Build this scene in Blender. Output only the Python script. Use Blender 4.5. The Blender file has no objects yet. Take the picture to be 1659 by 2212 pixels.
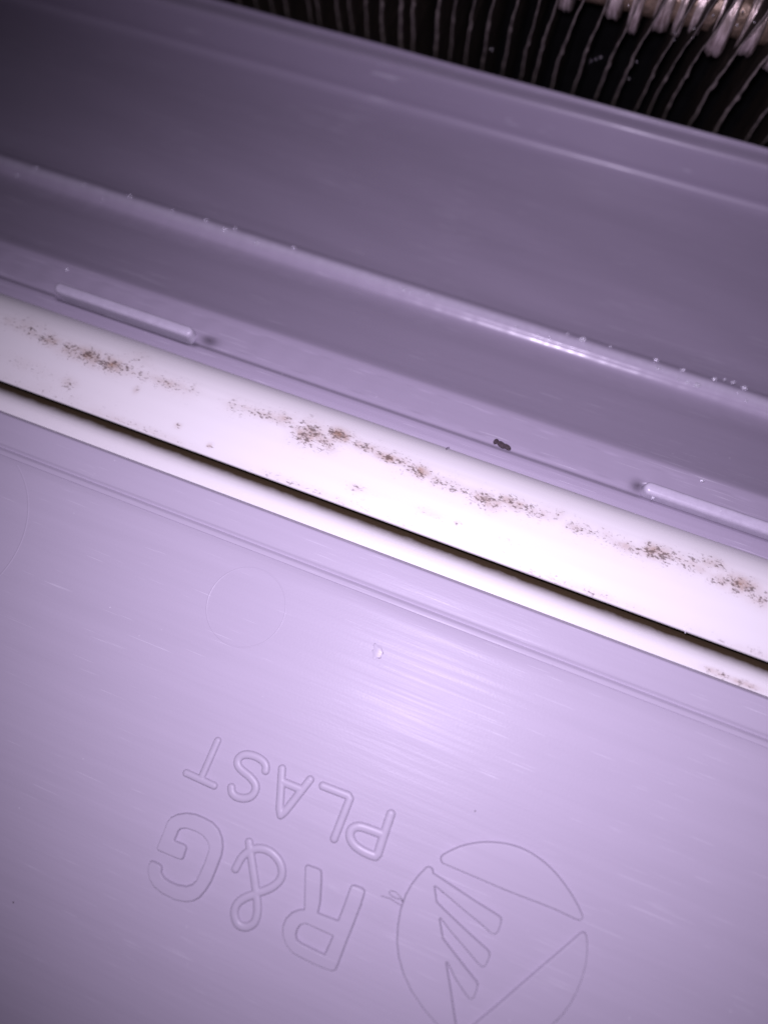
import bpy, bmesh, math, random
import numpy as np
from mathutils import Matrix, Vector

random.seed(4); rng = np.random.default_rng(4)
MM = 0.001
sc = bpy.context.scene
COL = sc.collection

# ------------------------------------------------------------------ camera
# World frame: X runs along the mouldings, Y across them towards the fins, Z out of the cover's face.
FPX = 1661.0; CX, CY = 829.5, 1106.0; DIST = 117.0
X = np.array([10640.0, -3884.0, 1661.0]); X /= np.linalg.norm(X)
Z = np.array([-95.0, 450.0, 1661.0]); Z -= Z.dot(X) * X; Z /= np.linalg.norm(Z)
Y = np.cross(Z, X)
R = np.array([X, Y, Z])                      # camera vectors -> world
CAM = R @ np.array([0, 0, DIST])             # mm; the lens axis meets the cover at the origin

cam = bpy.data.objects.new('camera', bpy.data.cameras.new('camera')); COL.objects.link(cam)
M = Matrix([list(R[i]) + [CAM[i] * MM] for i in range(3)] + [[0, 0, 0, 1]])
cam.matrix_world = M
cd = cam.data
cd.sensor_fit = 'VERTICAL'; cd.sensor_height = 36.0
cd.lens = 36.0 * FPX / 2212.0
cd.clip_start = 0.002; cd.clip_end = 5.0
cd.dof.use_dof = True; cd.dof.focus_distance = 0.116; cd.dof.aperture_fstop = 8.5
sc.camera = cam

# ------------------------------------------------------------------ world and flash
w = bpy.data.worlds.new('World'); sc.world = w; w.use_nodes = True
bg = w.node_tree.nodes['Background']
bg.inputs['Color'].default_value = (0.80, 0.74, 1.0, 1); bg.inputs['Strength'].default_value = 0.035
sc.view_settings.view_transform = 'Standard'; sc.view_settings.look = 'None'
sc.view_settings.exposure = 0.0; sc.view_settings.gamma = 1.0

def ray(px, py):
    return R @ np.array([(px - CX) / FPX, -(py - CY) / FPX, -1.0])
def at(px, py, z=0.0):                        # point of the plane Z = z
    d = ray(px, py); t = (z - CAM[2]) / d[2]; return CAM + d * t
def aty(px, py, y):                           # point of the plane Y = y
    d = ray(px, py); t = (y - CAM[1]) / d[1]; return CAM + d * t
def s2d(p): return (p[0] * 0.8525, p[1] * 0.8525)

LIGHT_FOOT = at(890, 1440, 0)                # the phone's flash sits beside its lens
lp = np.array([LIGHT_FOOT[0], LIGHT_FOOT[1], CAM[2] + 1])
spec_aim = at(1010, 1080, 0)
ld = bpy.data.lights.new('flash', 'SPOT'); lo = bpy.data.objects.new('flash', ld); COL.objects.link(lo)
lo.location = lp * MM
lo.rotation_euler = Vector((spec_aim - lp) * MM).to_track_quat('-Z', 'Y').to_euler()
ld.energy = 0.92; ld.shadow_soft_size = 0.0028; ld.spot_size = math.radians(109); ld.spot_blend = 1.0
ld.color = (0.98, 0.84, 1.15)

# ------------------------------------------------------------------ helpers
def mesh_obj(name, verts, faces, mat, parent=None, smooth=True, sharp=None):
    me = bpy.data.meshes.new(name)
    me.from_pydata([tuple(float(c) * MM for c in v) for v in verts], [], [tuple(int(i) for i in f) for f in faces])
    me.update()
    if smooth:
        me.polygons.foreach_set('use_smooth', [True] * len(me.polygons))
        if sharp: me.set_sharp_from_angle(angle=math.radians(sharp))
    me.materials.append(mat)
    o = bpy.data.objects.new(name, me); COL.objects.link(o)
    if parent: o.parent = parent
    return o
def tag(o, label=None, cat=None, group=None, kind=None):
    if label: o['label'] = label
    if cat: o['category'] = cat
    if group: o['group'] = group
    if kind: o['kind'] = kind
    return o
def thing(name, label, cat, loc=(0, 0, 0), group=None):
    o = bpy.data.objects.new(name, None); COL.objects.link(o)
    o.empty_display_size = 0.01
    o.location = [c * MM for c in loc]
    return tag(o, label, cat, group)
def adopt(o, parent):                         # parent without moving
    o.parent = parent; o.matrix_parent_inverse = Matrix.Translation(-Vector(parent.location))
    return o

def catmull(pts, n=6):
    P = [np.array(p, float) for p in pts]; P = [2 * P[0] - P[1]] + P + [2 * P[-1] - P[-2]]
    out = []
    for i in range(1, len(P) - 2):
        for k in range(n):
            t = k / n
            out.append(0.5 * ((2 * P[i]) + (-P[i-1] + P[i+1]) * t + (2*P[i-1] - 5*P[i] + 4*P[i+1] - P[i+2]) * t*t
                              + (-P[i-1] + 3*P[i] - 3*P[i+1] + P[i+2]) * t**3))
    out.append(P[-2]); return out

XL, XR = -150.0, 150.0
def extrude(name, prof, bottom, mat, parent=None, xs=None, warp=None, sharp=40):
    """prof: list of (y, z) along the upper face; bottom: list of (y, z) closing the section underneath."""
    loop = list(prof) + list(bottom); n = len(loop)
    if xs is None: xs = np.linspace(XL, XR, 61)
    V = []
    for x in xs:
        for i, (y, z) in enumerate(loop):
            dz = warp(x, y, z) if (warp and i < len(prof)) else 0.0
            V.append((x, y, z + dz))
    F = []
    for a in range(len(xs) - 1):
        for i in range(n):
            j = (i + 1) % n
            F.append((a*n + i, a*n + j, (a+1)*n + j, (a+1)*n + i))
    F.append(tuple(range(n))[::-1]); F.append(tuple((len(xs)-1)*n + i for i in range(n)))
    o = mesh_obj(name, V, F, mat, parent, True, sharp)
    bm = bmesh.new(); bm.from_mesh(o.data); bmesh.ops.recalc_face_normals(bm, faces=bm.faces); bm.to_mesh(o.data); bm.free()
    return o
def Pz(py, z, px=806):                        # section point seen at picture height py on the middle column
    # the constant-Y line through this point; Y depends only on the sight plane
    p = at(px, py, z); return (p[1], z)

# ------------------------------------------------------------------ materials
def nt(name):
    m = bpy.data.materials.new(name); m.use_nodes = True
    t = m.node_tree; return m, t, t.nodes['Principled BSDF']
def N(t, typ, **kw):
    n = t.nodes.new(typ)
    for k, v in kw.items():
        if k in n.inputs: n.inputs[k].default_value = v
        else: setattr(n, k, v)
    return n
def coords(t, scale=(1, 1, 1), rot=(0, 0, 0)):
    tc = N(t, 'ShaderNodeNewGeometry'); mp = N(t, 'ShaderNodeMapping')
    mp.inputs['Scale'].default_value = scale; mp.inputs['Rotation'].default_value = rot
    t.links.new(tc.outputs['Position'], mp.inputs['Vector']); return mp
def ramp(t, src, stops):
    r = N(t, 'ShaderNodeValToRGB'); el = r.color_ramp.elements
    while len(el) < len(stops): el.new(0.5)
    for e, (p, c) in zip(el, stops): e.position = p; e.color = c if len(c) == 4 else (*c, 1)
    t.links.new(src, r.inputs['Fac']); return r

def plastic(name, base, rough, streak=1.0, spec=0.5, fine=1.0, wet=False, coat=0.0):
    m, t, b = nt(name); L = t.links
    # streaks left by wiping and moulding: long in X, short in Y, at two slightly different angles
    n1 = N(t, 'ShaderNodeTexNoise', Scale=1.0, Detail=6.0, Roughness=0.62)
    L.new(coords(t, (35, 1500, 35), (0, 0, math.radians(-3))).outputs[0], n1.inputs['Vector'])
    n2 = N(t, 'ShaderNodeTexNoise', Scale=1.0, Detail=4.0, Roughness=0.6)
    L.new(coords(t, (25, 420, 25), (0, 0, math.radians(5))).outputs[0], n2.inputs['Vector'])
    n3 = N(t, 'ShaderNodeTexNoise', Scale=2600.0, Detail=3.0, Roughness=0.6)
    L.new(coords(t).outputs[0], n3.inputs['Vector'])
    n4 = N(t, 'ShaderNodeTexNoise', Scale=22.0, Detail=3.0, Roughness=0.5)
    L.new(coords(t).outputs[0], n4.inputs['Vector'])
    b1 = N(t, 'ShaderNodeBump', Strength=0.55 * streak, Distance=0.00003)
    L.new(n1.outputs[0], b1.inputs['Height'])
    b2 = N(t, 'ShaderNodeBump', Strength=0.6 * streak, Distance=0.00012)
    L.new(n2.outputs[0], b2.inputs['Height']); L.new(b1.outputs[0], b2.inputs['Normal'])
    b3 = N(t, 'ShaderNodeBump', Strength=0.35 * fine, Distance=0.00001)
    L.new(n3.outputs[0], b3.inputs['Height']); L.new(b2.outputs[0], b3.inputs['Normal'])
    b4 = N(t, 'ShaderNodeBump', Strength=0.5, Distance=0.0006)
    L.new(n4.outputs[0], b4.inputs['Height']); L.new(b3.outputs[0], b4.inputs['Normal'])
    L.new(b4.outputs[0], b.inputs['Normal'])
    mix = N(t, 'ShaderNodeMix', data_type='RGBA'); mix.inputs[6].default_value = (*[c * 0.93 for c in base], 1)
    mix.inputs[7].default_value = (*[min(1, c * 1.05) for c in base], 1)
    L.new(n2.outputs[0], mix.inputs[0])
    col = mix.outputs[2]
    def mth(op, a, bb):
        q = N(t, 'ShaderNodeMath', operation=op)
        for i, s_ in enumerate((a, bb)):
            if isinstance(s_, (int, float)): q.inputs[i].default_value = s_
            else: L.new(s_, q.inputs[i])
        return q.outputs[0]
    for ang, th in ((-9, 0.70), (24, 0.735), (63, 0.75)):            # fine scratches, broken up by a patchy mask
        ns = N(t, 'ShaderNodeTexNoise', Scale=1.0, Detail=2.0, Roughness=0.5)
        L.new(coords(t, (90, 5200, 90), (0, 0, math.radians(ang))).outputs[0], ns.inputs['Vector'])
        nm = N(t, 'ShaderNodeTexNoise', Scale=60.0 + ang, Detail=2.0); L.new(coords(t).outputs[0], nm.inputs['Vector'])
        v = mth('ADD', ns.outputs[0], mth('MULTIPLY', mth('SUBTRACT', nm.outputs[0], 0.5), 0.45))
        q = N(t, 'ShaderNodeMapRange'); q.inputs['From Min'].default_value = th; q.inputs['From Max'].default_value = th + 0.05; q.inputs['To Max'].default_value = 0.22
        L.new(v, q.inputs['Value'])
        mx = N(t, 'ShaderNodeMix', data_type='RGBA'); mx.inputs[7].default_value = (0.78, 0.76, 0.82, 1)
        L.new(q.outputs[0], mx.inputs[0]); L.new(col, mx.inputs[6]); col = mx.outputs[2]
    # dust: sparse pale dots, and ridge limescale plus an even paler rib tint set by the wear value
    vo = N(t, 'ShaderNodeTexNoise', Scale=1500.0, Detail=1.0); L.new(coords(t).outputs[0], vo.inputs['Vector'])
    q = N(t, 'ShaderNodeMapRange'); q.inputs['From Min'].default_value = 0.80; q.inputs['From Max'].default_value = 0.84; q.inputs['To Max'].default_value = 0.4
    L.new(vo.outputs[0], q.inputs['Value'])
    mx = N(t, 'ShaderNodeMix', data_type='RGBA'); mx.inputs[7].default_value = (0.75, 0.73, 0.76, 1)
    L.new(q.outputs[0], mx.inputs[0]); L.new(col, mx.inputs[6]); col = mx.outputs[2]
    aw = N(t, 'ShaderNodeAttribute', attribute_name='wear_pale')
    nw = N(t, 'ShaderNodeTexNoise', Scale=900.0, Detail=4.0, Roughness=0.7); L.new(coords(t).outputs[0], nw.inputs['Vector'])
    q = N(t, 'ShaderNodeMapRange'); q.inputs['From Min'].default_value = 0.35; q.inputs['From Max'].default_value = 0.7; q.inputs['To Min'].default_value = 0.65
    L.new(nw.outputs[0], q.inputs['Value'])
    mx = N(t, 'ShaderNodeMix', data_type='RGBA'); mx.inputs[7].default_value = (0.58, 0.55, 0.63, 1)
    L.new(mth('MULTIPLY', q.outputs[0], aw.outputs['Fac']), mx.inputs[0]); L.new(col, mx.inputs[6]); col = mx.outputs[2]
    ast = N(t, 'ShaderNodeAttribute', attribute_name='painted_shade')         # shade painted into the rib pockets, groove and step line
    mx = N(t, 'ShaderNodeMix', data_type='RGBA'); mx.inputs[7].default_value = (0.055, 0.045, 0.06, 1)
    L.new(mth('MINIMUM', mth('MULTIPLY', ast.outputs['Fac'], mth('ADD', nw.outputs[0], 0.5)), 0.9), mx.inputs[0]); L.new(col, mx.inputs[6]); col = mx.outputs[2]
    L.new(col, b.inputs['Base Color'])
    mr = N(t, 'ShaderNodeMapRange'); mr.inputs['From Min'].default_value = 0.3; mr.inputs['From Max'].default_value = 0.7
    mr.inputs['To Min'].default_value = rough - 0.07; mr.inputs['To Max'].default_value = rough + 0.1
    L.new(n1.outputs[0], mr.inputs['Value']); L.new(mr.outputs[0], b.inputs['Roughness'])
    b.inputs['Specular IOR Level'].default_value = spec
    b.inputs['Coat Weight'].default_value = coat; b.inputs['Coat Roughness'].default_value = 0.12
    return m
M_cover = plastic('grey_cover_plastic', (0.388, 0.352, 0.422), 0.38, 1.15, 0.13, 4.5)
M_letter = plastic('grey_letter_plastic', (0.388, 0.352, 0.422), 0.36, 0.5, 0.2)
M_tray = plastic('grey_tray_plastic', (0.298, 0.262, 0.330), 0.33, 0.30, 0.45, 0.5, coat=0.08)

def white_mat(name, clean):
    m, t, b = nt(name); L = t.links
    at_ = N(t, 'ShaderNodeAttribute', attribute_name='dirt')
    at2 = N(t, 'ShaderNodeAttribute', attribute_name='grime_shade')
    # small dark specks
    n1 = N(t, 'ShaderNodeTexNoise', Scale=1.0, Detail=3.0, Roughness=0.65)
    L.new(coords(t, (1600, 2700, 1600), (0, 0, math.radians(12))).outputs[0], n1.inputs['Vector'])
    n2 = N(t, 'ShaderNodeTexNoise', Scale=700.0, Detail=4.0, Roughness=0.6)
    L.new(coords(t).outputs[0], n2.inputs['Vector'])
    def math_(op, a, bb):
        q = N(t, 'ShaderNodeMath', operation=op)
        for i, s in enumerate((a, bb)):
            if isinstance(s, (int, float)): q.inputs[i].default_value = s
            else: L.new(s, q.inputs[i])
        return q.outputs[0]
    v = math_('ADD', n1.outputs[0], math_('MULTIPLY', math_('SUBTRACT', n2.outputs[0], 0.5), 0.55))
    v = math_('ADD', v, math_('MULTIPLY', math_('MINIMUM', at_.outputs['Fac'], 0.85), 0.22))
    sp = N(t, 'ShaderNodeMapRange'); sp.inputs['From Min'].default_value = 0.63; sp.inputs['From Max'].default_value = 0.77
    L.new(v, sp.inputs['Value'])
    speck = math_('MULTIPLY', sp.outputs[0], math_('MINIMUM', math_('MULTIPLY', at_.outputs['Fac'], 2.2), 0.8))
    # brown smear under the specks
    n3 = N(t, 'ShaderNodeTexNoise', Scale=380.0, Detail=6.0, Roughness=0.7)
    L.new(coords(t).outputs[0], n3.inputs['Vector'])
    s3 = N(t, 'ShaderNodeMapRange'); s3.inputs['From Min'].default_value = 0.25; s3.inputs['From Max'].default_value = 0.75
    L.new(n3.outputs[0], s3.inputs['Value'])
    smear = math_('MULTIPLY', math_('MULTIPLY', s3.outputs[0], math_('POWER', at_.outputs['Fac'], 1.3)), 1.35)
    m1 = N(t, 'ShaderNodeMix', data_type='RGBA'); m1.inputs[6].default_value = (*clean, 1); m1.inputs[7].default_value = (0.33, 0.22, 0.15, 1)
    L.new(smear, m1.inputs[0])
    m2 = N(t, 'ShaderNodeMix', data_type='RGBA'); m2.inputs[7].default_value = (0.10, 0.07, 0.06, 1)
    L.new(speck, m2.inputs[0]); L.new(m1.outputs[2], m2.inputs[6])
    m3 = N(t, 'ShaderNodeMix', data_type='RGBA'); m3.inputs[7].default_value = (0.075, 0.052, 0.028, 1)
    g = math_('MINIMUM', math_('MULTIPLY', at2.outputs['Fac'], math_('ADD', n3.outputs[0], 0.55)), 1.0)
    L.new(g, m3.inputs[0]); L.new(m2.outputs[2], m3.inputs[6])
    L.new(m3.outputs[2], b.inputs['Base Color'])
    b.inputs['Roughness'].default_value = 0.42; b.inputs['Specular IOR Level'].default_value = 0.35
    nb = N(t, 'ShaderNodeTexNoise', Scale=1.0, Detail=3.0)
    L.new(coords(t, (60, 900, 60)).outputs[0], nb.inputs['Vector'])
    bp = N(t, 'ShaderNodeBump', Strength=0.35, Distance=0.00003); L.new(nb.outputs[0], bp.inputs['Height']); L.new(bp.outputs[0], b.inputs['Normal'])
    return m
M_white = white_mat('stained_white_plastic', (0.665, 0.65, 0.64))

def simple(name, col, rough, metal=0.0, bump=0.0, scale=800, spec=0.5):
    m, t, b = nt(name)
    n = N(t, 'ShaderNodeTexNoise', Scale=scale, Detail=4.0, Roughness=0.6)
    t.links.new(coords(t).outputs[0], n.inputs['Vector'])
    r = ramp(t, n.outputs[0], [(0.3, tuple(c * 0.6 for c in col)), (0.7, tuple(min(1, c * 1.35) for c in col))])
    t.links.new(r.outputs[0], b.inputs['Base Color'])
    b.inputs['Roughness'].default_value = rough; b.inputs['Metallic'].default_value = metal
    b.inputs['Specular IOR Level'].default_value = spec
    if bump:
        bp = N(t, 'ShaderNodeBump', Strength=bump, Distance=0.0002)
        t.links.new(n.outputs[0], bp.inputs['Height']); t.links.new(bp.outputs[0], b.inputs['Normal'])
    return m
M_fin = simple('shaded_fin_side', (0.028, 0.022, 0.016), 0.6, 0.0, 0.6, 1500, 0.2)  # shade between the fins painted into the colour of their sides
M_edge = simple('lit_fin_edge', (0.19, 0.165, 0.14), 0.4, 0.3, 1.0, 700)  # lighter colour paints the light caught by the front edges
M_black = simple('black_housing', (0.004, 0.004, 0.004), 0.8, 0, 0.2, 300, 0.1)
M_soil = simple('dark_grit', (0.06, 0.045, 0.05), 0.9, 0, 1.0, 3000, 0.1)
M_hair = simple('dark_fibre', (0.08, 0.06, 0.09), 0.6)
M_hairw = simple('pale_fibre', (0.7, 0.68, 0.72), 0.6)
def copper():
    m, t, b = nt('tarnished_tube')
    n = N(t, 'ShaderNodeTexNoise', Scale=1.0, Detail=4.0, Roughness=0.6)
    t.links.new(coords(t, (1800, 260, 260)).outputs[0], n.inputs['Vector'])
    r = ramp(t, n.outputs[0], [(0.3, (0.20, 0.14, 0.11)), (0.68, (0.85, 0.74, 0.68))])
    t.links.new(r.outputs[0], b.inputs['Base Color']); b.inputs['Metallic'].default_value = 0.75; b.inputs['Roughness'].default_value = 0.38
    bp = N(t, 'ShaderNodeBump', Strength=0.9, Distance=0.0003); t.links.new(n.outputs[0], bp.inputs['Height']); t.links.new(bp.outputs[0], b.inputs['Normal'])
    return m
M_tube = copper()
M_tube2 = simple('brown_oxidised_tube', (0.20, 0.145, 0.10), 0.35, 0.5, 1.0, 900)
def water():
    m, t, b = nt('milky_water')
    b.inputs['Base Color'].default_value = (0.85, 0.83, 0.9, 1); b.inputs['Roughness'].default_value = 0.12
    b.inputs['Transmission Weight'].default_value = 0.6; b.inputs['IOR'].default_value = 1.33
    b.inputs['Specular IOR Level'].default_value = 0.8
    return m
M_water = water()
M_bead = water(); _b = M_bead.node_tree.nodes['Principled BSDF']; _b.inputs['Transmission Weight'].default_value = 1.0; _b.inputs['Roughness'].default_value = 0.2; _b.inputs['IOR'].default_value = 1.5; _b.inputs['Base Color'].default_value = (0.95, 0.93, 0.9, 1)

# ------------------------------------------------------------------ grey cover (R&G PLAST)
cover = thing('plastic_cover', 'flat grey plastic cover with raised R&G PLAST lettering and round emblem', 'cover', (0, -60, 0))
prof = [Pz(1187, -1.5), Pz(1187.3, -1.25), Pz(1192.3, -0.10), Pz(1194, -0.02), Pz(1197, 0.0)]
prof += [Pz(1225, 0.04), Pz(1255, 0.0), Pz(1261, -0.03), Pz(1264.5, -0.12), Pz(1268.5, -0.48), Pz(1272, -0.54), Pz(1275, -0.32), Pz(1278, -0.05),
         Pz(1281, 0.03), Pz(1286, 0.03), Pz(1289.0, 0.02), Pz(1290.5, -0.10), Pz(1292, 0.0)]
y0 = prof[-1][0]
prof += [(y0 - k, 0.0) for k in (2, 6, 15, 30, 50, 80, 110, 150)]
panel = extrude('panel', prof, [(y0 - 150, -1.35)], M_cover, None, sharp=50)
adopt(panel, cover)

def seg_dist(G, poly, closed):
    P = np.array(poly); n = len(P); D = np.full(len(G), 1e9)
    for i in range(n if closed else n - 1):
        a, b = P[i], P[(i + 1) % n]; ab = b - a; L2 = max(ab.dot(ab), 1e-12)
        t = np.clip(((G - a) @ ab) / L2, 0, 1)
        D = np.minimum(D, np.linalg.norm(G - (a + t[:, None] * ab), axis=1))
    return D
def inside(G, poly):
    P = np.array(poly); n = len(P); c = np.zeros(len(G), bool)
    for i in range(n):
        a, b = P[i], P[(i + 1) % n]
        m = (a[1] > G[:, 1]) != (b[1] > G[:, 1])
        if abs(b[1] - a[1]) < 1e-12: continue
        c ^= m & (G[:, 0] < (b[0] - a[0]) * (G[:, 1] - a[1]) / (b[1] - a[1]) + a[0])
    return c
def crop(pts, ox, oy, s, dz=0.0):             # picture reading -> points on the cover's face (mm)
    return [at(*s2d((ox + p[0] / s, oy + p[1] / s)), 0.0)[:2] for p in pts]
def relief(name, sdf, bounds, H, wall, dome=None, step=0.058, label=None, mat=None):
    """raised moulding: height over the face follows the distance from its outline"""
    (x0, y0_), (x1, y1) = bounds
    nx, ny = int((x1 - x0) / step) + 2, int((y1 - y0_) / step) + 2
    gx = x0 + np.arange(nx) * step; gy = y0_ + np.arange(ny) * step
    GX, GY = np.meshgrid(gx, gy); G = np.stack([GX.ravel(), GY.ravel()], 1)
    d = sdf(G)
    e = np.clip(d / wall, 0, 1); h = H * (1 - (1 - e) ** 1.45)
    if dome:
        q = np.clip(d / dome, 0, 1); h = 0.30 * h + 0.70 * H * np.sqrt(np.clip(1 - (1 - q) ** 2, 0, 1))
    h = np.where(d > 0, h, np.maximum(-0.12, d * 2.5)) 
    keep = (d > -step * 1.2).reshape(ny, nx)
    cell = keep[:-1, :-1] & keep[1:, :-1] & keep[:-1, 1:] & keep[1:, 1:]
    idx = -np.ones(nx * ny, int); J, I = np.nonzero(cell)
    base = J * nx + I; quads = np.stack([base, base + 1, base + nx + 1, base + nx], 1)
    used = np.unique(quads); idx[used] = np.arange(len(used))
    me = bpy.data.meshes.new(name)
    V = np.stack([G[used, 0], G[used, 1], h[used]], 1) * MM
    Q = idx[quads]
    me.vertices.add(len(V)); me.vertices.foreach_set('co', V.ravel())
    me.loops.add(len(Q) * 4); me.loops.foreach_set('vertex_index', Q.ravel())
    me.polygons.add(len(Q)); me.polygons.foreach_set('loop_start', np.arange(len(Q)) * 4)
    me.polygons.foreach_set('loop_total', np.full(len(Q), 4)); me.polygons.foreach_set('use_smooth', np.ones(len(Q), bool))
    me.update(); me.validate(); me.materials.append(mat or M_letter)
    o = bpy.data.objects.new(name, me); COL.objects.link(o); adopt(o, cover)
    if label: o['label'] = label
    return o
def bnd(P, m=1.6):
    A = np.concatenate([np.array(p) for p in P]); return (A.min(0) - m, A.max(0) + m)
def stroke_letter(name, lines, r, ox, oy, s, H=0.44, label=None):
    L = [crop(l, ox, oy, s) for l in lines]
    rr = r / s * 0.8525 * 0.0704 
    relief(name, lambda G: rr - np.min([seg_dist(G, l, False) for l in L], axis=0), bnd(L), H, 0.17, rr, label=label)
def poly_letter(name, polys, ox, oy, s, H=0.58, wall=0.19, label=None, rnd=0.12):
    L = [crop(p, ox, oy, s) for p in polys]
    def f(G):
        ins = np.zeros(len(G), bool)
        for l in L: ins ^= inside(G, l)
        d = np.min([seg_dist(G, l, True) for l in L], axis=0)
        return np.where(ins, d, -d)
    relief(name, f, bnd(L), H, wall, label=label)
C1 = (350, 1800, 2.37)
C2 = (350, 2000, 2.37)
CE = (950, 2050, 2.765)
stroke_letter('raised_letter', [[(480, 182), (386, 396)], [(292, 376), (458, 452)]], 21, *C1, label='letter T')
stroke_letter('raised_letter', [catmull([(562, 462), (566, 492), (590, 517), (635, 528), (680, 516), (706, 480), (704, 440), (672, 398), (628, 362), (602, 330), (602, 295), (628, 270), (668, 266), (715, 280), (752, 305), (768, 332), (767, 362)], 4)], 23, *C1, label='letter S')
stroke_letter('raised_letter', [[(866, 350), (852, 590), (858, 628), (884, 606), (1034, 416)], [(866, 428), (985, 476)]], 23, *C1, label='letter A')
stroke_letter('raised_letter', [[(1110, 453), (1262, 512), (1272, 530), (1178, 770)]], 23, *C1, label='letter L')
stroke_letter('raised_letter', [[(1518, 622), (1480, 735), (1440, 860), (1425, 875), (1400, 868)], catmull([(1400, 868), (1350, 845), (1300, 808), (1274, 760), (1282, 715), (1325, 697), (1390, 715), (1462, 742)], 4)], 25, *C1, label='letter P')
poly_letter('raised_letter', [[(116, 822), (150, 740), (178, 668), (200, 640), (240, 620), (295, 612), (350, 620), (400, 640), (455, 670), (492, 712), (512, 765), (516, 820), (508, 870), (480, 945), (445, 1030), (410, 1085), (375, 1125), (335, 1146), (290, 1151), (225, 1138), (150, 1100), (100, 1060), (72, 1015), (61, 965), (66, 925), (76, 905), (92, 898), (135, 917), (150, 932), (152, 950), (149, 972), (165, 1000), (195, 1022), (240, 1042), (295, 1051), (330, 1040), (352, 1018), (368, 985), (400, 915), (424, 845), (428, 812), (416, 782), (390, 752), (350, 728), (295, 710), (262, 712), (248, 728), (228, 778), (282, 800), (296, 812), (298, 828), (282, 880), (272, 895), (258, 897), (238, 890), (175, 863), (122, 840)]], *C1, label='large letter G')
stroke_letter('raised_letter', [catmull([(668, 317), (680, 400), (695, 500), (710, 610), (718, 690), (716, 750), (696, 802), (650, 826), (602, 808), (580, 750), (592, 695), (636, 655), (712, 625), (800, 590), (852, 545), (866, 490), (848, 430), (800, 378), (745, 356), (690, 362), (630, 402), (587, 476)], 5)], 23, *C2, label='ampersand')
poly_letter('raised_letter', [[(1003, 468), (1008, 455), (1022, 449), (1082, 470), (1102, 482), (1107, 500), (1106, 560), (1099, 680), (1086, 738), (1200, 782), (1214, 748), (1240, 680), (1272, 590), (1282, 573), (1302, 570), (1350, 588), (1364, 602), (1364, 622), (1340, 700), (1290, 830), (1250, 930), (1205, 1050), (1190, 1083), (1172, 1091), (1140, 1084), (1060, 1050), (975, 1008), (925, 980), (890, 935), (868, 875), (868, 820), (888, 772), (925, 735), (970, 717), (998, 716), (1000, 600)],
             [(1006, 806), (1040, 820), (1168, 878), (1145, 930), (1120, 985), (1060, 955), (985, 918), (960, 898), (954, 868), (962, 838), (980, 814)]], *C2, label='large letter R')
# emblem: three raised fields of a disc
ell = lambda a0, a1, n=26: [(820 + 670 * math.cos(a), 950 + 715 * math.sin(a)) for a in np.linspace(a0, a1, n)]
poly_letter('emblem_segment', [catmull([(457, 358), (458, 335), (480, 310), (570, 265), (650, 240), (740, 226), (830, 225), (930, 238), (1020, 265), (1100, 305), (1180, 360), (1250, 425), (1310, 495), (1370, 580), (1420, 665), (1450, 730), (1456, 755), (1446, 775), (1420, 779), (1390, 768), (1280, 715), (1160, 665), (1040, 620), (900, 565), (760, 505), (620, 445), (500, 394), (470, 382)], 3)], *CE, label='upper circular segment of the emblem')
poly_letter('emblem_segment', [[(1432, 862), (1450, 853), (1468, 858), (1482, 880), (1488, 930), (1488, 1000), (1478, 1080), (1455, 1170), (1420, 1265), (1372, 1355), (1312, 1440), (1235, 1515), (1120, 1600), (960, 1655), (800, 1668), (660, 1650), (610, 1610), (606, 1580), (640, 1545), (700, 1490), (840, 1375), (1000, 1235), (1180, 1080), (1330, 952)]], *CE, label='lower right segment of the emblem')
poly_letter('emblem_segment', [[(352, 408), (362, 400), (385, 399), (402, 408), (410, 425), (412, 444), (480, 488), (600, 568), (700, 635), (800, 697), (868, 740), (885, 757), (888, 775), (884, 805), (866, 855), (850, 874), (828, 878), (800, 862), (740, 808), (600, 692), (500, 607), (422, 541), (430, 600), (437, 645), (480, 690), (600, 805), (700, 897), (790, 978), (805, 998), (806, 1030), (782, 1088), (765, 1106), (745, 1106), (712, 1075), (600, 942), (520, 850), (457, 765), (468, 830), (480, 900), (560, 1005), (650, 1120), (713, 1198), (724, 1222), (716, 1268), (697, 1315), (678, 1332), (655, 1326), (620, 1280), (560, 1190), (503, 1072), (530, 1230), (555, 1400), (572, 1507), (585, 1600), (570, 1620), (520, 1580), (430, 1507), (335, 1395), (252, 1272), (195, 1150), (162, 1030), (150, 920), (157, 810), (176, 700), (210, 600), (255, 520), (300, 462)]], *CE, label='left field of the emblem cut into pointed fingers')

def ring(name, c, r, width, height, arc=(0, 2 * math.pi), parent=None, mat=None):
    n = 120; V = []; F = []
    for k in range(n + 1):
        a = arc[0] + (arc[1] - arc[0]) * k / n
        for q in range(5):
            u = -1 + q * 0.5; rr = r + u * width / 2
            V.append((c[0] + rr * math.cos(a), c[1] + rr * math.sin(a), height * (1 - u * u) - 0.01))
    for k in range(n):
        for q in range(4):
            F.append((k*5+q, (k+1)*5+q, (k+1)*5+q+1, k*5+q+1))
    o = mesh_obj(name, V, F, mat or M_letter); adopt(o, cover); return o
c = at(532, 1311)[:2]; ring('ejector_pin_ring', c, 5.95, 0.26, 0.05)
c = at(-135, 1120)[:2]; ring('ejector_pin_ring', c, 14.6, 0.34, 0.045, (-1.15, 1.0))
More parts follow.
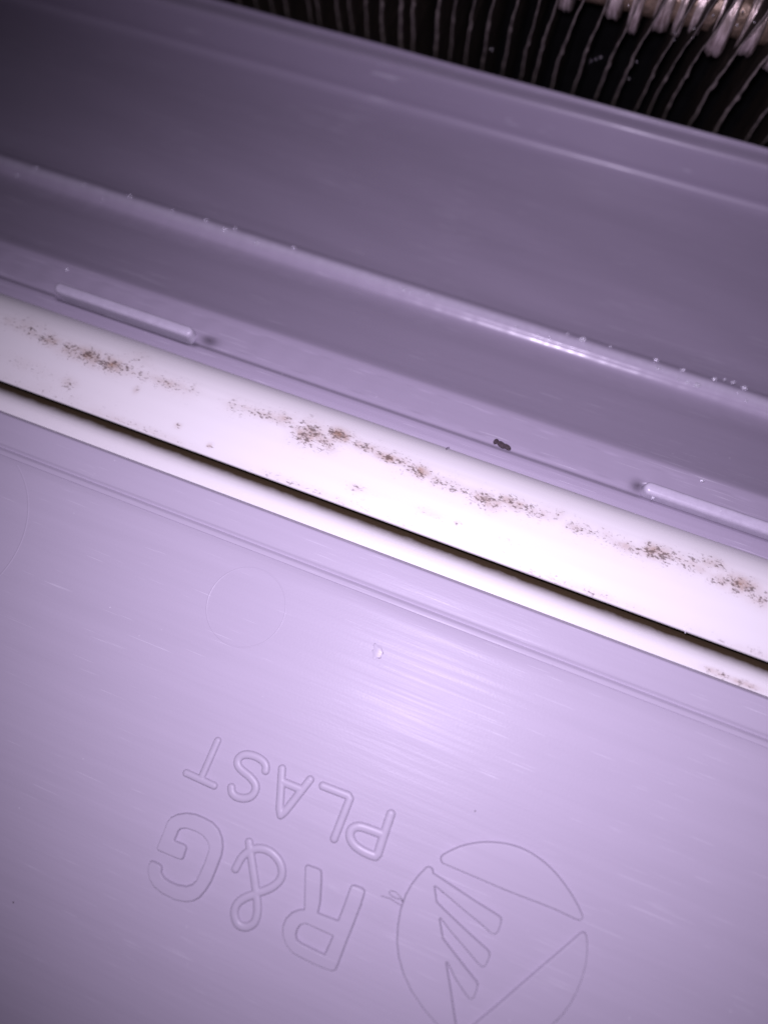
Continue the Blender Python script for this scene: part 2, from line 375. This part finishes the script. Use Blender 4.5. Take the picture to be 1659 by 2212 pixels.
# raised blister beside the highlight
def blob(name, p, rx, ry, rz, mat, parent=None, seed=0, rough=0.25, rot=0.3):
    bm = bmesh.new(); bmesh.ops.create_icosphere(bm, subdivisions=3, radius=1.0)
    rr = np.random.default_rng(seed); ph = rr.uniform(0, 6, 6)
    for v in bm.verts:
        k = 1 + rough * (math.sin(3 * v.co.x + ph[0]) * math.sin(2.5 * v.co.y + ph[1]) + 0.5 * math.sin(7 * v.co.y + ph[2] + 4 * v.co.x))
        x, y, z = v.co.x * rx * k, v.co.y * ry * k, v.co.z * rz * k
        v.co = ((x * math.cos(rot) - y * math.sin(rot)) * MM, (x * math.sin(rot) + y * math.cos(rot)) * MM, z * MM)
    me = bpy.data.meshes.new(name); bm.to_mesh(me); bm.free()
    me.polygons.foreach_set('use_smooth', [True] * len(me.polygons)); me.materials.append(mat)
    o = bpy.data.objects.new(name, me); COL.objects.link(o); o.location = [float(q) * MM for q in p]
    return o
b = blob('blister', at(815, 1408, -0.02), 0.9, 1.3, 0.07, M_letter, seed=3); adopt(b, cover)

# ------------------------------------------------------------------ white mouldings
def dirt_attrs(o, fn, gfn):
    me = o.data; n = len(me.vertices); co = np.empty(n * 3); me.vertices.foreach_get('co', co); co = co.reshape(-1, 3) / MM
    a = me.attributes.new('dirt', 'FLOAT', 'POINT'); a.data.foreach_set('value', fn(co).astype(np.float32))
    g = me.attributes.new('grime_shade', 'FLOAT', 'POINT'); g.data.foreach_set('value', gfn(co).astype(np.float32))
def densify(prof, step):
    out = []
    for a, b in zip(prof[:-1], prof[1:]):
        n = max(1, int(math.hypot(b[0]-a[0], b[1]-a[1]) / step))
        out += [(a[0] + (b[0]-a[0]) * k / n, a[1] + (b[1]-a[1]) * k / n) for k in range(n)]
    return out + [prof[-1]]
xs_f = np.linspace(XL, XR, 751)
top = [Pz(1118.5, -0.9), Pz(1118.2, 0.30), Pz(1117.6, 0.62), Pz(1116, 0.80), Pz(1113, 0.90), Pz(1110, 0.92)]
top += [Pz(1100, 1.0), Pz(1070, 1.22), Pz(1030, 1.32), Pz(990, 1.20), Pz(965, 0.92), Pz(948, 0.50), Pz(935, -0.05), Pz(926, -0.62), Pz(919, -1.35), Pz(914, -2.2), Pz(912.5, -3.0)]
strip = extrude('white_trim', densify(top, 0.45), [(top[-1][0] - 1.2, -3.0), (top[-1][0] - 2.0, -0.9)], M_white, xs=xs_f, sharp=35)
tag(strip, 'wide white plastic trim with rows of brown mould specks, between grey cover and tray', 'trim')
# clusters read off the photo: (x, y, radius along, radius across, strength)
CL = [(200, 772, 60, 14, 1.0), (110, 735, 22, 12, .75), (245, 790, 22, 14, .9), (150, 828, 14, 10, .55), (60, 705, 50, 18, .35), (290, 780, 30, 25, .3), (120, 850, 120, 20, .15), (350, 822, 30, 8, .5), (400, 838, 25, 5, .4),
      (540, 883, 40, 6, .45), (620, 905, 22, 14, .65), (665, 935, 26, 22, 1.0), (695, 955, 26, 16, .75), (735, 938, 22, 12, 1.05), (790, 965, 25, 8, .85), (845, 990, 34, 8, 1.0), (905, 1018, 20, 11, 1.0), (870, 1015, 30, 14, .25),
      (960, 1045, 35, 12, .6), (1050, 1080, 28, 14, .95), (1110, 1085, 28, 10, .85), (1150, 1105, 30, 10, .6), (1200, 1112, 18, 5, .4), (1290, 1150, 70, 12, .35), (1360, 1185, 30, 12, .55), (1420, 1195, 30, 14, .9), (1480, 1215, 26, 14, .6),
      (1540, 1215, 25, 12, .55), (1560, 1255, 24, 12, .6), (1600, 1262, 28, 14, 1.0), (1640, 1290, 25, 14, .6), (770, 1055, 14, 6, .5), (925, 1110, 22, 8, .4), (987, 1130, 6, 5, .5), (1040, 1160, 8, 6, .35), (453, 962, 5, 4, .8), (385, 920, 6, 4, .7),
      (295, 843, 6, 8, .5), (1200, 1250, 55, 6, .5), (1130, 1225, 20, 4, .4), (60, 790, 60, 16, .2), (1090, 1180, 30, 14, .22), (780, 1062, 30, 10, .2)]
CLW = [(at(a, b_, 1.2)[:2], rx * .085, ry * .085, s) for a, b_, rx, ry, s in CL]
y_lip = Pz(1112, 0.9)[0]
TR = [[at(a, b_, 1.2)[:2] for a, b_ in l] for l in ([(20, 693), (105, 732), (250, 788), (345, 822), (410, 842)], [(500, 875), (600, 903), (690, 945), (745, 938)], [(735, 945), (800, 968), (870, 993), (915, 1022), (1000, 1058), (1060, 1082), (1150, 1103), (1210, 1113)], [(1230, 1135), (1350, 1180), (1480, 1215), (1600, 1262), (1670, 1290)])]
def f_dirt(co):
    v = np.zeros(len(co)); near = co[:, 2] > -0.8; G = co[near, :2]
    d = np.min([seg_dist(G, l, False) for l in TR], axis=0)
    v[near] = (0.24 + 0.16 * np.sin(G[:, 0] * 0.75)) * np.exp(-(d / 0.7) ** 2) + 0.2 * np.exp(-(d / 1.8) ** 2)
    for p, rx, ry, s in CLW:
        v = np.maximum(v, s * np.exp(-((co[:, 0] - p[0]) / rx) ** 2 * 0.7 - ((co[:, 1] - p[1]) / ry) ** 2 * 0.7))
    e = np.exp(-((co[:, 1] - y_lip - 0.35) / 0.5) ** 2) * (0.28 + 0.2 * np.sin(co[:, 0] * 0.21 + 1) * np.sin(co[:, 0] * 0.05))
    return np.maximum(v, e)
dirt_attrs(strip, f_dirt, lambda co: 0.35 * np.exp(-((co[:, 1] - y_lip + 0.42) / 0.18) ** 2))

sh = [Pz(1060, -10.0), Pz(1095, -9.0), Pz(1108, -7.6), Pz(1116, -6.3), Pz(1122, -5.3), Pz(1128, -4.35), Pz(1134, -3.55), Pz(1140, -2.9), Pz(1146, -2.40), Pz(1151, -2.06), Pz(1156, -1.82), Pz(1161, -1.67), Pz(1166, -1.60), Pz(1175, -1.58), Pz(1200, -1.58), Pz(1240, -1.58)]
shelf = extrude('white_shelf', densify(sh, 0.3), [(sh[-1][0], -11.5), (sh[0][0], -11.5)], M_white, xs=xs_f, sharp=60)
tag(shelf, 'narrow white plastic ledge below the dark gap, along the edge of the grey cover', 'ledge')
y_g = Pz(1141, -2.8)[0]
SP = [at(a, b_, -1.6)[:2] for a, b_ in ((1565, 1462), (1590, 1472), (1540, 1450), (1620, 1482))]
def f_sh(co):
    v = np.zeros(len(co))
    for p in SP: v = np.maximum(v, 0.6 * np.exp(-((co[:, 0] - p[0]) / 1.8) ** 2 - ((co[:, 1] - p[1]) / 0.5) ** 2))
    return v
dirt_attrs(shelf, f_sh, lambda co: np.clip((co[:, 1] - y_g + 0.8) / 1.7, 0, 1) ** 1.3 * 1.1)  # brown grime in the gap, widened to paint the soft shade under the lip

# ------------------------------------------------------------------ grey drip tray
tray = thing('drip_tray', 'grey plastic drip tray with wet ridge and deep trough in front of the fins', 'tray', (0, 30, -15))
tp = [Pz(985, -3.4), Pz(930, -3.2), Pz(910, -3.05), Pz(900, -2.98), Pz(885, -3.0), Pz(879, -3.10), Pz(876, -3.42), Pz(874, -3.62), Pz(871, -3.70), Pz(868, -3.70), Pz(862, -3.70), Pz(855, -3.76),
      Pz(830, -4.08), Pz(808, -4.38)]
tp2 = [Pz(808, -4.38), Pz(798, -4.5), Pz(790, -4.7), Pz(782, -5.25), Pz(768, -6.5), Pz(745, -8.3), Pz(715, -10.5), Pz(685, -12.5), Pz(662, -14.1), Pz(645, -15.0), Pz(632, -15.35),
      Pz(622, -15.12), Pz(613, -14.72), Pz(603, -14.6), Pz(594, -14.72), Pz(588, -15.05)]
tp2 = [tuple(p) for p in catmull(tp2, 5)]
tp = tp + tp2[1:] + [Pz(586, -15.4), Pz(584.8, -15.75)]
yd = tp[-1][0]
tp += [(yd + 0.7, -16.1), (yd + 2.0, -16.8)]
tp += [Pz(545, -18.2), Pz(480, -21.0), Pz(400, -23.9), Pz(300, -26.4), Pz(240, -27.4), Pz(224, -27.5), Pz(214, -27.2), Pz(206, -26.6), Pz(199, -25.7), Pz(186, -24.1), Pz(150, -20.2), Pz(138, -19.0), Pz(131, -18.45), Pz(125, -18.15), Pz(118, -18.05), Pz(108, -18.1), Pz(100, -17.95), Pz(95, -17.55), Pz(92, -17.4), Pz(90, -17.7)]
yr = tp[-1][0]
tp += [(yr + 0.25, -18.4), (yr + 0.3, -26)]
bot = [(yr - 1.2, -26), (yr - 3, -31), (yd + 6, -30), (yd - 1, -22), (yd - 2.5, -18), (tp[16][0], -8), (tp[0][0], -6)]
# pockets at the inner ends of the two ribs
p_ridge = Pz(600, -14.6)[0]
PK = [(at(448, 728, -2.9), 1.6, 1.1, 0.5), (at(1382, 1044, -2.9), 1.1, 1.3, 0.5)]
yA, yB = tp[4][0], tp[13][0]
RIB = [(at(116, 646, -3.0), at(412, 744, -3.0)), (at(1385, 1069, -2.95), at(1900, 1240, -2.95))]
def warp(x, y, z):
    dz = 0.0
    for p, rx, ry, d in PK:
        if abs(x - p[0]) < 6 and abs(y - p[1]) < 5: dz -= d * 0.8 * math.exp(-((x - p[0]) / rx) ** 2 - ((y - p[1]) / ry) ** 2)
    for a_, b_ in RIB:
        e = min(max((x - a_[0]) / 0.8, 0), 1) * min(max((b_[0] - x) / 0.8, 0), 1)
        u_ = y - a_[1] + 0.05
        if e > 0 and u_ > 0: dz -= e * (1.3 * min(u_ / 0.95, 1) if u_ < 2.0 else max(0, 1.3 - (u_ - 2.0) * 2.5))
    if y > p_ridge + 3: dz += 0.10 * math.sin(x * 0.11 + y * 0.13) * math.sin(y * 0.35 + x * 0.05)
    if -15.6 < z < -14.5: dz += 0.03 * math.sin(x * 0.37) * math.sin(x * 0.93 + 1) + 0.012 * math.sin(x * 2.1 + math.sin(x))
    if -4.4 < z < -3.72 and y > yA + 1.5: dz += 0.06 * math.sin(x * 0.31 + 2) * math.sin(x * 0.9)
    return dz
far = [p for p in tp if p[0] > yd + 1.9]
tp_far = densify([tuple(p) for p in catmull(far[:-3], 3)], 1.2) + far[-3:]
tpd = densify(tp[:14], 0.16) + densify([p for p in tp[14:] if p[0] <= yd + 1.9], 0.4) + tp_far
tpd = [p for i, p in enumerate(tpd) if i == 0 or math.hypot(p[0]-tpd[i-1][0], p[1]-tpd[i-1][1]) > 1e-6]
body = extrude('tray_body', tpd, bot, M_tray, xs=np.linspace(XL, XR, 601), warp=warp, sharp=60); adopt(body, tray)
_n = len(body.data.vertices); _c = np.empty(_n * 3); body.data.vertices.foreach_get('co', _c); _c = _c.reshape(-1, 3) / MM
_s = np.zeros(_n)  # painted shade: dark patches at rib ends, under the ribs, along the step
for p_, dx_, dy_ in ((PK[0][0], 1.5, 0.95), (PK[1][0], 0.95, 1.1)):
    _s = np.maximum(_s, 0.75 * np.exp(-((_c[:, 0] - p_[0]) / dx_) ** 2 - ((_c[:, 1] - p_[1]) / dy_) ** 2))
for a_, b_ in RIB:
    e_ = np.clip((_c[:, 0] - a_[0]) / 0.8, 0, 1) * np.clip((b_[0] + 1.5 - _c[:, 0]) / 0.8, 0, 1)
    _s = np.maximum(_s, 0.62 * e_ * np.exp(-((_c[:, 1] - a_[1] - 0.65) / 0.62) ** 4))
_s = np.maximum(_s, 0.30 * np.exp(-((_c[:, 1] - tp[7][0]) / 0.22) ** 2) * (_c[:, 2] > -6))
_q = body.data.attributes.new('painted_shade', 'FLOAT', 'POINT'); _q.data.foreach_set('value', np.where(_c[:, 2] > -9, _s, 0).astype(np.float32))
_a = body.data.attributes.new('wear_pale', 'FLOAT', 'POINT')
_a.data.foreach_set('value', np.where(_c[:, 2] > -16, 0.5 * np.exp(-((_c[:, 1] - p_ridge) / 1.0) ** 2), 0).astype(np.float32))
def capsule(name, p, q, r, h, parent, mat, zb):
    """round-ended raised bar with filleted top"""
    p = np.array(p[:2]); q = np.array(q[:2]); d = (q - p) / np.linalg.norm(q - p); n = np.array([-d[1], d[0]])
    ring0 = []
    for k in range(17): a = math.pi / 2 + math.pi * k / 16; ring0.append((p, math.cos(a), math.sin(a)))
    m = 24
    for k in range(1, m): ring0.append((p + (q - p) * k / m, 0, -1))
    for k in range(17): a = -math.pi / 2 + math.pi * k / 16; ring0.append((q, math.cos(a), math.sin(a)))
    for k in range(m - 1, 0, -1): ring0.append((p + (q - p) * k / m, 0, 1))
    V = []; F = []; lv = [(1.1, -0.8), (1.04, 0.0), (1.0, 0.15), (0.98, 0.5), (0.92, 0.72), (0.80, 0.88), (0.62, 0.97), (0.35, 1.0), (0.02, 1.01)]
    for s, zz in lv:
        for c_, a, b_ in ring0:
            v = c_ + (d * a + n * b_) * r * s; V.append((v[0], v[1], zb + zz * h))
    L = len(ring0)
    for i in range(len(lv) - 1):
        for k in range(L): F.append((i*L+k, i*L+(k+1)%L, (i+1)*L+(k+1)%L, (i+1)*L+k))
    F.append(tuple((len(lv)-1)*L + k for k in range(L)))
    o = mesh_obj(name, V, F, mat); adopt(o, parent)
    a_ = o.data.attributes.new('wear_pale', 'FLOAT', 'POINT'); a_.data.foreach_set('value', [0.55] * len(V)); return o  # tints the whole rib evenly paler than the tray
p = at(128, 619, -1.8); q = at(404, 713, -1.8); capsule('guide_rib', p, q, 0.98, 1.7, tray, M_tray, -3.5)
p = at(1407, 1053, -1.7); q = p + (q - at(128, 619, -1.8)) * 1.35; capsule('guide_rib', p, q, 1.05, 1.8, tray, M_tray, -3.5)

# ------------------------------------------------------------------ water beads
def crop_px(cx, cy, ox, oy, s=1.659): return s2d((ox + cx / s, oy + cy / s))
drops = []
for cx, cy, r in [(878, 432, 13), (130, 222, 8), (157, 235, 6), (228, 240, 6), (1188, 518, 9), (1197, 555, 8), (1300, 560, 7), (1318, 612, 8), (1358, 625, 11), (1433, 598, 7), (1510, 612, 7), (1558, 635, 10), (1565, 690, 6), (1280, 600, 6), (1475, 600, 5), (740, 425, 5), (600, 378, 5), (690, 408, 4), (815, 408, 4), (995, 462, 4), (905, 478, 4), (1530, 655, 5)]:
    drops.append((crop_px(cx, cy, 946, 600), r))
for cx, cy, r in [(75, 738, 7), (155, 705, 6), (352, 775, 7), (548, 825, 8), (867, 925, 6), (945, 965, 10), (1080, 1020, 10), (1235, 1040, 7), (725, 885, 5), (990, 960, 6), (435, 840, 5)]:
    drops.append((crop_px(cx, cy, 0, 0), r))
SPECIAL = {7: 'left one of two round water drops side by side near the ridge right end',
           8: 'right one of two round water drops side by side near the ridge right end',
           11: 'branching water drop on the tray ridge close to the right frame edge',
           22: 'leftmost water drop on the tray ridge, at the left frame edge',
           25: 'water drop standing on the upper edge of the tray ridge above the left guide rib',
           27: 'curled water drop on the tray ridge, left of centre'}
for i, ((px, py), r) in enumerate(drops):
    rad = r / 1.659 * 0.8525 * 0.078
    p_ = at(px, py, -14.6)
    o = blob('water_drop', p_, rad * (1.1 + 0.5 * random.random()), rad * 0.9, rad * 0.8, M_water, seed=i, rough=0.16)
    if i == 0: tag(o, 'largest bright water drop on the tray ridge, right of centre', 'water drop', 'water drops on the tray ridge')
    elif i in SPECIAL: tag(o, SPECIAL[i], 'water drop', 'water drops on the tray ridge')
    else: tag(o, 'tiny water drop clinging to the ridge of the grey tray', 'water drop', 'water drops on the tray ridge')
for i, (cx, cy, ox, oy, lab) in enumerate([(1380, 1025, 946, 600, 'tiny water drop on the tray ledge just above the right guide rib'), (283, 138, 0, 600, 'tiny water drop on the tray ledge above the left guide rib'), (1174, 1097, 946, 600, 'tiny water drop at the left end of the right guide rib')]):
    p_ = at(*crop_px(cx, cy, ox, oy), -3.75 if i < 2 else -2.6)
    tag(blob('water_drop', p_, 0.3, 0.25, 0.22, M_water, seed=60 + i, rough=0.15), lab, 'water drop', 'water drops on the tray ledge')

# ------------------------------------------------------------------ evaporator coil
coil = thing('evaporator_coil', 'dark finned evaporator coil with bent metal fins and tarnished tube behind the tray', 'coil', (0, yr + 6, -20))
YF = yr + 1.6
rimx = [340, 240]
fx = [(500 + c_ / 2.212) * 0.8525 for c_ in (120, 240, 340, 430, 510, 640, 690, 800, 870, 955)]
fx += [(946 + c_ / 1.659) * 0.8525 for c_ in (40, 115, 165, 260, 320, 385, 455, 540, 615, 670, 745, 835, 930, 1005, 1100, 1150, 1215, 1325, 1430, 1560, 1630, 1720, 1800)]
def rim_y(px): return 90 + 0.2665 * (px - 806)
AX = R @ np.array([60.0, -194.0, -1661.0]); SLX, SLY = AX[0] / AX[2], AX[1] / AX[2]   # the fins lean away from the tray
ZR = -18.0
def atf(px, py, off=0.0):                    # point of the slanted front face of the fins
    d = ray(px, py); t = (YF + off + SLY * (CAM[2] - ZR) - CAM[1]) / (d[1] - SLY * d[2]); return CAM + d * t
zk = atf(1210, 105)[2]                   # height of the common kink
for i, px in enumerate(fx):
    q_ = atf(px, rim_y(px)); X0 = q_[0] - SLX * (q_[2] - ZR)
    lean = 0.06 + 0.05 * random.random(); V = []; F = []
    zs = np.concatenate([[-55, -30], np.arange(-22, zk + 30, 1.1)])
    k0 = zk + random.uniform(-1.2, 1.2)
    t = 0.07 + 0.13 * random.random() ** 2; dep = [0, 0.25, 1.5, 4, 8, 13]
    ph = random.uniform(0, 6)
    zb_ = -17.0
    for z_ in zs:
        xo = 0.0 if z_ < k0 else (z_ - k0) * lean
        if abs(z_ - k0) < 0.8: xo += 0.22
        xo += 0.09 * math.sin(z_ * 0.5 + ph) + 0.05 * math.sin(z_ * 1.5 + ph * 2)
        if abs(z_ - k0) < 0.7: t_k = 0.12
        elif abs(z_ - k0 + 9) < 0.6: t_k = 0.07
        else: t_k = 0.0
        th = t_k + t * (1.0 + 0.5 * max(0, math.sin(z_ * 1.9 + ph)))
        for s in (-1, 1):
            for j, dy in enumerate(dep):
                V.append((X0 + SLX * (z_ - ZR) + xo + s * th + 0.15 * math.sin(dy * 0.9), YF + SLY * (z_ - ZR) + dy, z_))
    n = len(dep)
    for a in range(len(zs) - 1):
        A = a * 2 * n; B = (a + 1) * 2 * n
        for s in (0, 1):
            for j in range(n - 1): F.append((A + s*n + j, A + s*n + j + 1, B + s*n + j + 1, B + s*n + j))
        F.append((A, A + n, B + n, B)); F.append((A + n - 1, A + 2*n - 1, B + 2*n - 1, B + n - 1))
    o = mesh_obj('fin', V, F, M_fin, None, False); adopt(o, coil)
    o.data.materials.append(M_edge)
    for p_ in o.data.polygons:
        if all(vi % (2 * n) in (0, 1, n, n + 1) for vi in p_.vertices): p_.material_index = 1
# tube running through the fins
pt = atf(1400, 70, 4.0)
PX0 = [atf(px, rim_y(px))[0] for px in fx]
def collar(xa, xb, y, z, r, mat):
    V = []; F = []; n = 24; m = 7
    for i in range(m):
        rr = r * (1 + 0.03 * math.sin(i * 2.4 + xa)) * (0.93 if i in (0, m - 1) else 1)
        for k in range(n):
            a = 2 * math.pi * k / n; V.append((xa + (xb - xa) * i / (m - 1), y + rr * math.cos(a), z + rr * math.sin(a)))
    for i in range(m - 1):
        for k in range(n): F.append((i*n+k, i*n+(k+1)%n, (i+1)*n+(k+1)%n, (i+1)*n+k))
    F.append(tuple(range(n))); F.append(tuple((m-1)*n + k for k in range(n)))
    o = mesh_obj('collar', V, F, mat); adopt(o, coil); return o
def tube(name, y, z, r):
    V = []; F = []; n = 28; xs = np.linspace(XL, XR, 400)
    for i, x_ in enumerate(xs):
        rr = r * (1 + 0.012 * math.sin(i * 2.1) + 0.008 * math.sin(i * 0.77))
        for k in range(n):
            a = 2 * math.pi * k / n; V.append((x_, y + rr * math.cos(a), z + rr * math.sin(a)))
    for i in range(len(xs) - 1):
        for k in range(n): F.append((i*n+k, i*n+(k+1)%n, (i+1)*n+(k+1)%n, (i+1)*n+k))
    F.append(tuple(range(n))); F.append(tuple((len(xs)-1)*n + k for k in range(n)))
    o = mesh_obj(name, V, F, M_tube2); adopt(o, coil); return o
tube('tube', pt[1] + 4.0, pt[2] + 5.0, 4.2)
tube('tube', pt[1] + 4.0 + 14 * SLY, pt[2] + 19.0, 4.2)
dxk = SLX * (zk + 6 - ZR)
for i in range(18, len(PX0) - 1):
    if i in (20,): continue
    a_, b_ = PX0[i] + dxk, PX0[i + 1] + dxk; m_ = 0.18 * (b_ - a_)
    rr_ = random.choice((4.7, 5.6, 6.3, 6.9)) + 0.08 * (i - 18)
    collar(a_ + m_ * random.uniform(.5, 1.5), b_ - m_ * random.uniform(.5, 1.5), pt[1] + 4.0, pt[2] + 5.0, rr_, M_tube)
V = [(XL, YF + 22, -60), (XR, YF + 22, -60), (XR, YF + 22, 40), (XL, YF + 22, 40), (XL, YF + 24, -60), (XR, YF + 24, -60), (XR, YF + 24, 40), (XL, YF + 24, 40)]
F = [(0, 1, 2, 3), (7, 6, 5, 4), (0, 4, 5, 1), (1, 5, 6, 2), (2, 6, 7, 3), (3, 7, 4, 0)]
tag(mesh_obj('back_wall', V, F, M_black, smooth=False), kind='structure')
V = [(XL, yr - 60, -58), (XR, yr - 60, -58), (XR, YF + 22, -58), (XL, YF + 22, -58), (XL, yr - 60, -60), (XR, yr - 60, -60), (XR, YF + 22, -60), (XL, YF + 22, -60)]
tag(mesh_obj('floor', V, F, M_black, smooth=False), kind='structure')

for k, (cx, cy) in enumerate([(497, 208), (935, 250), (955, 240), (912, 256), (1072, 330), (1105, 262), (1265, 140), (1345, 120), (1072, 25), (1425, 65), (1525, 105), (1550, 50), (1008, 425), (1262, 170), (1600, 95), (1340, 160)]):
    p_ = atf(*crop_px(cx, cy, 946, 0), 0.2)
    tag(blob('water_drop', p_, 0.17, 0.16, 0.2, M_bead, seed=90 + k, rough=0.2), 'tiny glinting water drop among the dark metal fins', 'water drop', 'water drops on the metal fins')

# ------------------------------------------------------------------ lint, hair and grit
def fibre(name, pts, r, mat, label, cat):
    P = catmull(pts, 8); V = []; F = []
    for i, p_ in enumerate(P):
        d = P[min(i + 1, len(P)-1)] - P[max(i - 1, 0)]; d = d / (np.linalg.norm(d) + 1e-9)
        n = np.cross(d, [0, 0, 1]); n /= np.linalg.norm(n) + 1e-9; b_ = np.cross(d, n)
        for k in range(6):
            a = k * math.pi / 3; V.append(p_ + (n * math.cos(a) + b_ * math.sin(a)) * r)
    for i in range(len(P) - 1):
        for k in range(6): F.append((i*6+k, i*6+(k+1)%6, (i+1)*6+(k+1)%6, (i+1)*6+k))
    return tag(mesh_obj(name, V, F, mat), label, cat)
H = [(1460, 640), (1510, 655), (1550, 680), (1585, 697), (1588, 680), (1575, 660), (1550, 655), (1522, 640), (1508, 622), (1518, 610), (1545, 618), (1570, 640), (1588, 665), (1588, 690), (1583, 720)]
fibre('hair', [at(*s2d((350 + a / 2.37, 2000 + b_ / 2.37)), 0.06 + 0.03 * (i % 2)) for i, (a, b_) in enumerate(H)], 0.035, M_hair, 'thin dark curled hair lying beside the left edge of the round emblem', 'hair')
fibre('lint', [at(1477, 1352, 0.9), at(1480, 1360, 1.0), at(1479, 1368, 1.0)], 0.05, M_hairw, 'tiny pale lint thread standing on the lower lip of the white trim', 'lint')
fibre('lint', [at(963, 970, 0.3), at(966, 967, 0.2), at(970, 966, -0.1)], 0.06, M_hair, 'tiny dark lint thread on the upper edge of the white trim', 'lint')
g = thing('grit_clump', 'small dark crumb of dirt on the tray ledge above the white trim', 'dirt', tuple(at(1083, 960, -3.7)))
for k, (a, b_, rx, ry) in enumerate([(1071, 954, .40, .52), (1083, 961, .85, .50), (1095, 966, .75, .42)]):
    adopt(blob('crumb', at(a, b_, -3.65), rx, ry, 0.4, M_soil, seed=20 + k, rough=0.04, rot=-0.35), g)
tag(blob('dust_speck', at(1026, 1752, 0.05), .09, .09, .08, M_soil, seed=31), 'tiny dark dust speck on the grey cover above the emblem', 'dust')
tag(blob('dust_speck', at(30, 1949, 0.05), .09, .09, .08, M_soil, seed=32), 'tiny dark dust speck on the grey cover near its bottom left', 'dust')
